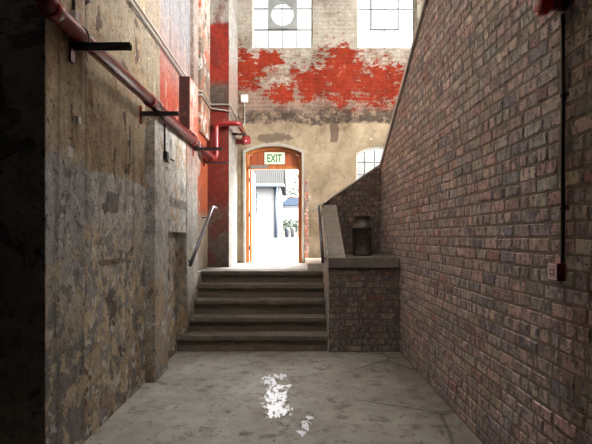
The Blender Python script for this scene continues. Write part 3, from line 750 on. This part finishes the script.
# hanger rod and odd fixings
t = thing('hanger_rod', 'dark threaded hanger rod with a shiny clamp above the front pipe bracket', 'rod', (XP+.02, 3.40, 3.05))
build('rod', mtube([(XP+.02, 3.40, 3.035), (XP+.02, 3.40, 4.0)], .011, 10), BLACKI, t)
build('clamp', mbox(XP+.001, XP+.045, 3.375, 3.425, 3.06, 3.13, bev=.008), STEEL, t)
bm = mbox(XP+.001, XP+.03, 3.46, 3.50, 2.38, 2.43, bev=.004)
tag(build('switch_plate', bm, plain('ivory_plastic', (.6, .58, .54), .5, var=.05), origin=(XP, 3.48, 2.40)), 'tiny white plate fixed on the front pier below the pipe', 'plate')
bm = bmesh.new(); lathe(bm, [(0, 0), (.03, 0), (.03, .03), (.02, .034), (.02, .055), (0, .058)], (XL+.001, 3.86, 3.42), 16, 'x'); tube(bm, bend([(XL+.045, 3.86, 3.42), (XL+.045, 3.80, 3.50), (XL+.045, 3.78, 3.62)], .03), .014, 10)
tag(build('wall_hook', bm, STEEL, origin=(XL, 3.86, 3.42)), 'small metal hook on the left wall above the pipe', 'hook')

# conduits
PALEC = plain('cream_conduit_paint', (.30, .265, .235), .5, var=.12)
c1 = [(-1.605, 3.3, 3.96), (-1.605, 8.10, 3.96), (-1.50, 8.14, 3.96), (-1.50, 8.97, 3.96), (-1.175, 8.97, 3.96), (-1.165, 9.0, 3.96), (-1.165, YE-.012, 3.96), (-1.165, YE-.012, 3.97), (-1.14, YE-.012, 3.95)]
tag(build('conduit', mtube(bend([(-1.605, 3.3, 3.96), (-1.605, 8.10, 3.96), (-1.505, 8.14, 3.96), (-1.505, 8.97, 3.96), (-1.165, 8.97, 3.96), (-1.165, YE-.015, 3.96), (-1.10, YE-.015, 3.86), (-1.045, YE-.015, 3.95), (-1.045, YE-.015, 4.36)], .03), .013, 10), PALEC, origin=(-1.605, 3.3, 3.96)),
    'upper cream conduit running high on the left wall to the white junction box', 'conduit', 'cream conduits')
tag(build('conduit', mtube(bend([(-1.605, 3.3, 3.89), (-1.605, 8.08, 3.89), (-1.505, 8.12, 3.89), (-1.505, 8.97, 3.89), (-1.165, 8.97, 3.84), (-1.165, YE-.015, 3.84)], .03), .013, 10), PALEC, origin=(-1.605, 3.3, 3.89)),
    'lower cream conduit of the pair high on the left wall', 'conduit', 'cream conduits')
t = thing('junction_box', 'small white junction box on the end wall left above the door', 'junction box', (-1.045, YE, 4.44))
IVORY = plain('white_box_plastic', (.66, .65, .62), .45, var=.05)
build('body', mbox(-1.12, -.97, YE-.05, YE-.001, 4.36, 4.52, bev=.006), IVORY, t); build('lid', mbox(-1.11, -.98, YE-.057, YE-.05, 4.37, 4.51, bev=.003), IVORY, t)
t = thing('isolator_switch', 'small metal switch box hanging on dark conduit on the pale panel', 'switch', (XP, 5.85, 2.52))
build('conduit', mtube([(XP+.014, 5.80, 2.58), (XP+.014, 5.80, 2.90)], .011, 10), BLACKI, t)
build('body', mbox(XP+.001, XP+.05, 5.77, 5.86, 2.49, 2.58, bev=.006), BLACKI, t)
build('cover', mbox(XP+.001, XP+.04, 5.87, 5.96, 2.47, 2.56, bev=.006), STEEL, t)
build('lever', mtube([(XP+.03, 5.96, 2.52), (XP+.045, 6.12, 2.52)], .012, 8), BLACKI, t)

# ------------------------------------------------------------------ fire alarm fittings on the right wall
def mat_gloss(name, c, r): g = G(name); return g.bsdf(c, r, 0, None, .6)
REDG = mat_gloss('red_gloss_plastic', (.42, .004, .012), .16)
XB = XR-.010
GREYC = plain('dark_grey_conduit', (.05, .048, .045), .4, .4)
t = thing('conduit', 'dark vertical conduit on the right brick wall joining alarm sounder and call point', 'conduit', (XB, 2.66, 1.47))
build('tube', mtube([(XB-.013, 2.66, 1.455), (XB-.013, 2.66, 2.78)], .0115, 12), GREYC, t)
for z in (1.75, 2.35):
    bm = mbox(XB-.004, XB, 2.625, 2.695, z-.012, z+.012); tube(bm, [(XB-.013, 2.66, z-.012), (XB-.013, 2.66, z+.012)], .0145, 12); build('saddle', bm, GREYC, t)
t = thing('alarm_sounder', 'glossy red round alarm sounder at the top of the right brick wall', 'alarm', (XB, 2.66, 2.85))
bm = bmesh.new(); lathe(bm, [(0, 0), (.052, 0), (.052, -.07), (.048, -.075), (.048, -.085)], (XB, 2.66, 2.85), 32, 'x'); build('base', bm, mat_gloss('dark_red_plastic', (.12, .006, .01), .3), t)
bm = bmesh.new(); lathe(bm, [(.046, -.083), (.066, -.088), (.072, -.10), (.072, -.128), (.066, -.142), (.05, -.150), (.02, -.152), (0, -.152)], (XB, 2.66, 2.85), 32, 'x'); build('horn', bm, REDG, t)
t = thing('call_point', 'small dark red fire call point with a pale sticker on the right brick wall', 'call point', (XB, 2.70, 1.41))
build('body', mbox(XB-.045, XB, 2.655, 2.755, 1.36, 1.455, bev=.005), mat_gloss('call_point_red', (.22, .012, .025), .35), t)
PINKS = plain('faded_pink_sticker', (.72, .46, .52), .5, var=.1); WHT = plain('sticker_white', (.85, .80, .82), .5, var=.05)
bm = bmesh.new()
for q in ((2.659, 2.751, 1.364, 1.372), (2.659, 2.751, 1.443, 1.451), (2.659, 2.667, 1.372, 1.443), (2.743, 2.751, 1.372, 1.443)): box(bm, XB-.0475, XB-.045, *q)
build('rim', bm, WHT, t)
f = build('face', mbox(XB-.0468, XB-.0445, 2.667, 2.743, 1.372, 1.443), PINKS, t)
build('glass_window', mbox(XB-.049, XB-.0465, 2.680, 2.730, 1.388, 1.422), mat_gloss('window_grey', (.30, .28, .36), .15), f)
bm = bmesh.new(); box(bm, XB-.0502, XB-.0488, 2.695, 2.716, 1.400, 1.411); build('press_mark', bm, WHT, f)

# ------------------------------------------------------------------ splash of white paint on the floor
def mat_splash():
    g = G('spilt_white_paint'); n = g.noise(16, 5, .7)
    col = g.ramp(n, [(.32, (.48, .50, .54)), (.5, (.72, .76, .83))])
    return g.bsdf(col, .32, 0, g.bump(n, .25, .004), .5)
bm = bmesh.new(); cell = .006; grid = {}
def fx(px, py): d = 800/(py-236); return ((px-295)*d/500, d)
blob = [(268, 380, 8, 4), (281, 376, 6, 3), (276, 388, 9, 6), (272, 398, 10, 9), (280, 396, 9, 6), (277, 408, 12, 7), (284, 411, 9, 4), (274, 415, 9, 3), (288, 386, 5, 2), (306, 425, 5, 5), (301, 433, 6, 3), (310, 418, 4, 2)]
def wet(x, y):
    d = y; py = 236+800/d; px = 295+x*500/d
    v = max(1-math.hypot((px-a)/rx, (py-b)/rz) for a, b, rx, rz in blob)
    return v + .95*mnoise.fractal(V((x*24, y*8, 3)), .6, 2.1, 5) > .30
for i in range(-90, 110):
    for j in range(0, 370):
        x, y = i*cell, 3.7+j*cell
        if wet(x+cell/2, y+cell/2):
            q = []
            for a, b in ((i, j), (i+1, j), (i+1, j+1), (i, j+1)):
                if (a, b) not in grid: grid[(a, b)] = bm.verts.new((a*cell+random.uniform(-.002, .002), 3.7+b*cell+random.uniform(-.002, .002), .0025))
                q.append(grid[(a, b)])
            bm.faces.new(q)
r = bmesh.ops.extrude_face_region(bm, geom=bm.faces[:])
for e in r['geom']:
    if isinstance(e, bmesh.types.BMVert): e.co.z = .0003
tag(build('paint_splash', bm, mat_splash(), origin=(0, 4.6, 0)), 'broken splash of white paint dried on the concrete floor', 'paint splash')

# ------------------------------------------------------------------ rest of the shell (out of frame, shapes the light)
PLAINW = plain('dusty_plaster', (.30, .27, .23), .9, var=.2, sc=3)
struct(build('wall_front', mbox(-5.2, 1.5, -4.4, -4.2, 0, 4.6), PLAINW))
struct(build('wall_side', mbox(-5.4, -5.2, -4.4, 3.2, 0, 4.6), PLAINW))
wfr = build('wall_far_right', mbox(6.2, 6.4, 2.8, YE+.3, 0, 8), PLAINW)
cutout(wfr, [mbox(6, 6.6, a, a+1.75, 4.2, 7.8) for a in (3.0, 4.85)])
struct(wfr)
struct(build('wall_over_passage', mbox(-5.2, 6.2, 2.7, 2.9, 4.4, 8), PLAINW))
struct(build('wall_side_room', mbox(1.73, 6.2, 2.7, 2.9, 0, 4.4), PLAINW))
struct(build('ceiling', mbox(-5.2, 1.73, -4.2, 2.9, 4.4, 4.6), PLAINW))
rf = build('ceiling_upper', mbox(-2.1, 6.4, 2.7, YE+.4, 8, 8.2), PLAINW)
cutout(rf, [mbox(-1.4, 1.3, 2.95, 3.40, 7.5, 8.7)])  # roof opening added out of view to brighten the passage
struct(rf)

# ------------------------------------------------------------------ yard outside
def mat_ground():
    g = G('pale_gravel_yard'); n = g.noise(3, 6, .7); return g.bsdf(g.ramp(n, [(.3, (.085, .083, .08)), (.7, (.10, .098, .095))]), .95, 0, None, .03)
bm = bmesh.new()
def gz(y): return 1.02 if y < 11 else (1.02+(y-11)*.46/19 if y < 30 else 1.48)
prof = [(YE+.4, .98), (11, 1.02), (30, 1.48), (140, 1.50)]
rows = [[bm.verts.new((x, y, z)) for x in (-70, 0, 70)] for y, z in prof]
for a, b in zip(rows, rows[1:]):
    for k in range(2): bm.faces.new((a[k], a[k+1], b[k+1], b[k]))
struct(build('ground', bm, mat_ground()))
WHITEW = plain('white_render', (.065, .066, .067), .9, var=.04, sc=3, spec=.03)
BLUE = plain('pale_blue_paint', (.006, .013, .024), .5, var=.06)
def mat_roof():
    g = G('ribbed_roof_sheet'); x = g.sep()[0]
    f = g.math('ABSOLUTE', g.math('SUBTRACT', g.math('FRACT', g.math('MULTIPLY', x, 8.0)), .5))
    col = g.mix(g.thr(f, .10, .24), (.006, .006, .0058), (.018, .018, .0178)); return g.bsdf(col, .8, 0, None, .03)
bd = thing('white_building', 'white building with ribbed roof and blue gutter across the yard', 'building', (-4.5, 30, 1.48))
EZ = 4.52
build('wall', mbox(-8.5, -.90, 30, 36, 1.45, EZ), WHITEW, bd)
bm = bmesh.new(); prism(bm, [(-8.8, 29.7, EZ), (-8.8, 33, EZ+3.4), (-8.8, 33, EZ+3.5), (-8.8, 29.65, EZ+.08)], (8.15, 0, 0)); prism(bm, [(-8.8, 33, EZ+3.4), (-8.8, 36.3, EZ), (-8.8, 36.35, EZ+.08), (-8.8, 33, EZ+3.5)], (8.15, 0, 0))
build('roof', bm, mat_roof(), bd)
build('gutter', mbox(-8.8, -.62, 29.5, 29.68, EZ-.02, EZ+.17, bev=.03), BLUE, bd)
build('downpipe', mtube([(-1.13, 29.92, 1.5), (-1.13, 29.92, EZ)], .09, 10), BLUE, bd)
wn = build('window', mbox(-3.1, -2.20, 29.95, 29.999, 2.95, 4.25), plain('white_sash', (.045, .048, .05), .6, var=.03), bd)
for a in (-3.03, -2.62):
    for k in range(3): build('pane', mbox(a, a+.36, 29.93, 29.95, 3.0+k*.41, 3.36+k*.41), plain('sky_glass', (.018, .027, .034), .8, var=.03, spec=.03), wn)
sh = thing('open_shelter', 'slate blue shelter roof on posts right of the white building', 'shelter', (1.0, 37, 1.49))
bm = bmesh.new(); prism(bm, [(-1.15, 36.6, 3.78), (4.5, 36.6, 3.78), (4.5, 39, 4.25), (-.5, 39, 4.52)], (0, 0, .08)); build('roof', bm, plain('slate_blue_sheet', (.004, .0075, .0125), .9, var=.05, spec=.02), sh)
build('ridge_cap', mtube([(-.5, 39, 4.62), (4.5, 39, 4.34)], .06, 8), plain('terracotta', (.04, .014, .012), .8), sh)
build('fascia', mbox(-1.15, 4.5, 36.5, 36.58, 3.62, 3.80), plain('dark_fascia', (.004, .005, .008), .6), sh)
for x, y in ((-1.05, 36.8), (4.2, 36.8), (-1.0, 38.6), (4.2, 38.9)): build('post', mbox(x-.07, x+.07, y-.07, y+.07, 1.49, 3.74), BLUE, sh)
struct(build('boundary_wall', mbox(-30, 30, 60, 60.3, 1.4, 3.0), plain('sandy_boundary_wall', (.04, .036, .03), .9)))
def bin_(name, label, x, y, c, h):
    t = thing(name, label, 'bin', (x, y, 1.48)); m = plain(name+'_plastic', c, .5)
    bm = bmesh.new(); lathe(bm, [(0, 0), (.12, 0), (.15, h*.9), (.155, h*.92)], (x, y, 1.48), 18); build('body', bm, m, t)
    bm = bmesh.new(); lathe(bm, [(0, h*.915), (.16, h*.92), (.16, h*.95), (.12, h), (0, h)], (x, y, 1.48), 18); build('lid', bm, m, t)
bin_('waste_bin', 'dark blue waste bin standing in the yard under the shelter edge', -.53, 33.0, (.003, .006, .012), .62)
bin_('waste_bin', 'grey bin standing to the right of the dark blue bin in the yard', -.16, 35.0, (.018, .02, .022), .7)
tb = thing('picnic_table', 'small grey outdoor table with bench in front of the white building', 'table', (-2.6, 27.5, 1.42))
GRYW = plain('weathered_grey_wood', (.012, .016, .02), .8)
tz = 1.42
build('tabletop', mbox(-3.3, -2.05, 27.1, 27.8, tz+.62, tz+.68), plain('pale_tabletop', (.04, .042, .043), .8), tb); build('bench', mbox(-3.3, -2.15, 26.6, 26.85, tz+.36, tz+.41), GRYW, tb)
for x in (-3.1, -2.3): build('leg', mbox(x-.05, x+.05, 27.2, 27.7, tz-.01, tz+.62), GRYW, tb); build('leg', mbox(x-.05, x+.05, 26.65, 26.8, tz-.01, tz+.36), GRYW, tb)
LEAFM = plain('eucalyptus_leaf', (.013, .021, .012), .7, var=.4, sc=2); BARK = plain('tree_bark', (.10, .085, .07), .9)
def tree(label, x, y, h, blobs, n, ls, name='leafy_tree', cat='tree', trunk=.14):
    t = thing(name, label, cat, (x, y, 1.48)); rnd = random.Random(int(x*10+y))
    bm = bmesh.new(); top = V(blobs[0][:3])
    tube(bm, [(x, y, 1.4), (x+.05, y, 1.48+h*.4), tuple(top)], [trunk, trunk*.7, trunk*.25], 8)
    for b in blobs[1:]: tube(bm, [(x+.05, y, 1.48+h*.38), tuple(V(b[:3]))], [trunk*.5, trunk*.15], 6)
    build('trunk', bm, BARK, t)
    bm = bmesh.new()
    for k in range(n):
        b = blobs[rnd.randrange(len(blobs))]; d = V((rnd.gauss(0, 1), rnd.gauss(0, 1), rnd.gauss(0, .8))); d = d.normalized()*b[3]*rnd.random()**.4
        c = V(b[:3])+d; a = V((rnd.gauss(0, 1), rnd.gauss(0, 1), rnd.gauss(0, 1))).normalized(); u = a.orthogonal().normalized(); v_ = a.cross(u)
        s = ls*rnd.uniform(.6, 1.3)
        bm.faces.new([bm.verts.new(c+u*s*p+v_*s*.45*q) for p, q in ((-1, 0), (0, -1), (1, 0), (0, 1))])
    build('foliage', bm, LEAFM, t, recalc=False)
tree('airy tree rising behind the shelter roof at the right of the doorway view', .9, 48, 6, [(-.1, 48, 6.2, .8), (.2, 48, 7.2, .9), (-.5, 47.5, 5.3, .6), (.6, 48, 8.2, .9)], 420, .16)
for k, (x, y, lb) in enumerate(((-1.3, 50, 'rounded green shrub by the boundary wall behind the building corner'), (-.1, 52, 'bushy green shrub by the boundary wall between bins and shelter post'), (1.2, 54, 'wide green shrub at the right door jamb by the boundary wall'))):
    tree(lb, x, y, 1.6, [(x, y, 2.6, .8), (x+.6, y, 2.9, .7)], 500, .14, 'garden_shrub', 'shrub', .06)
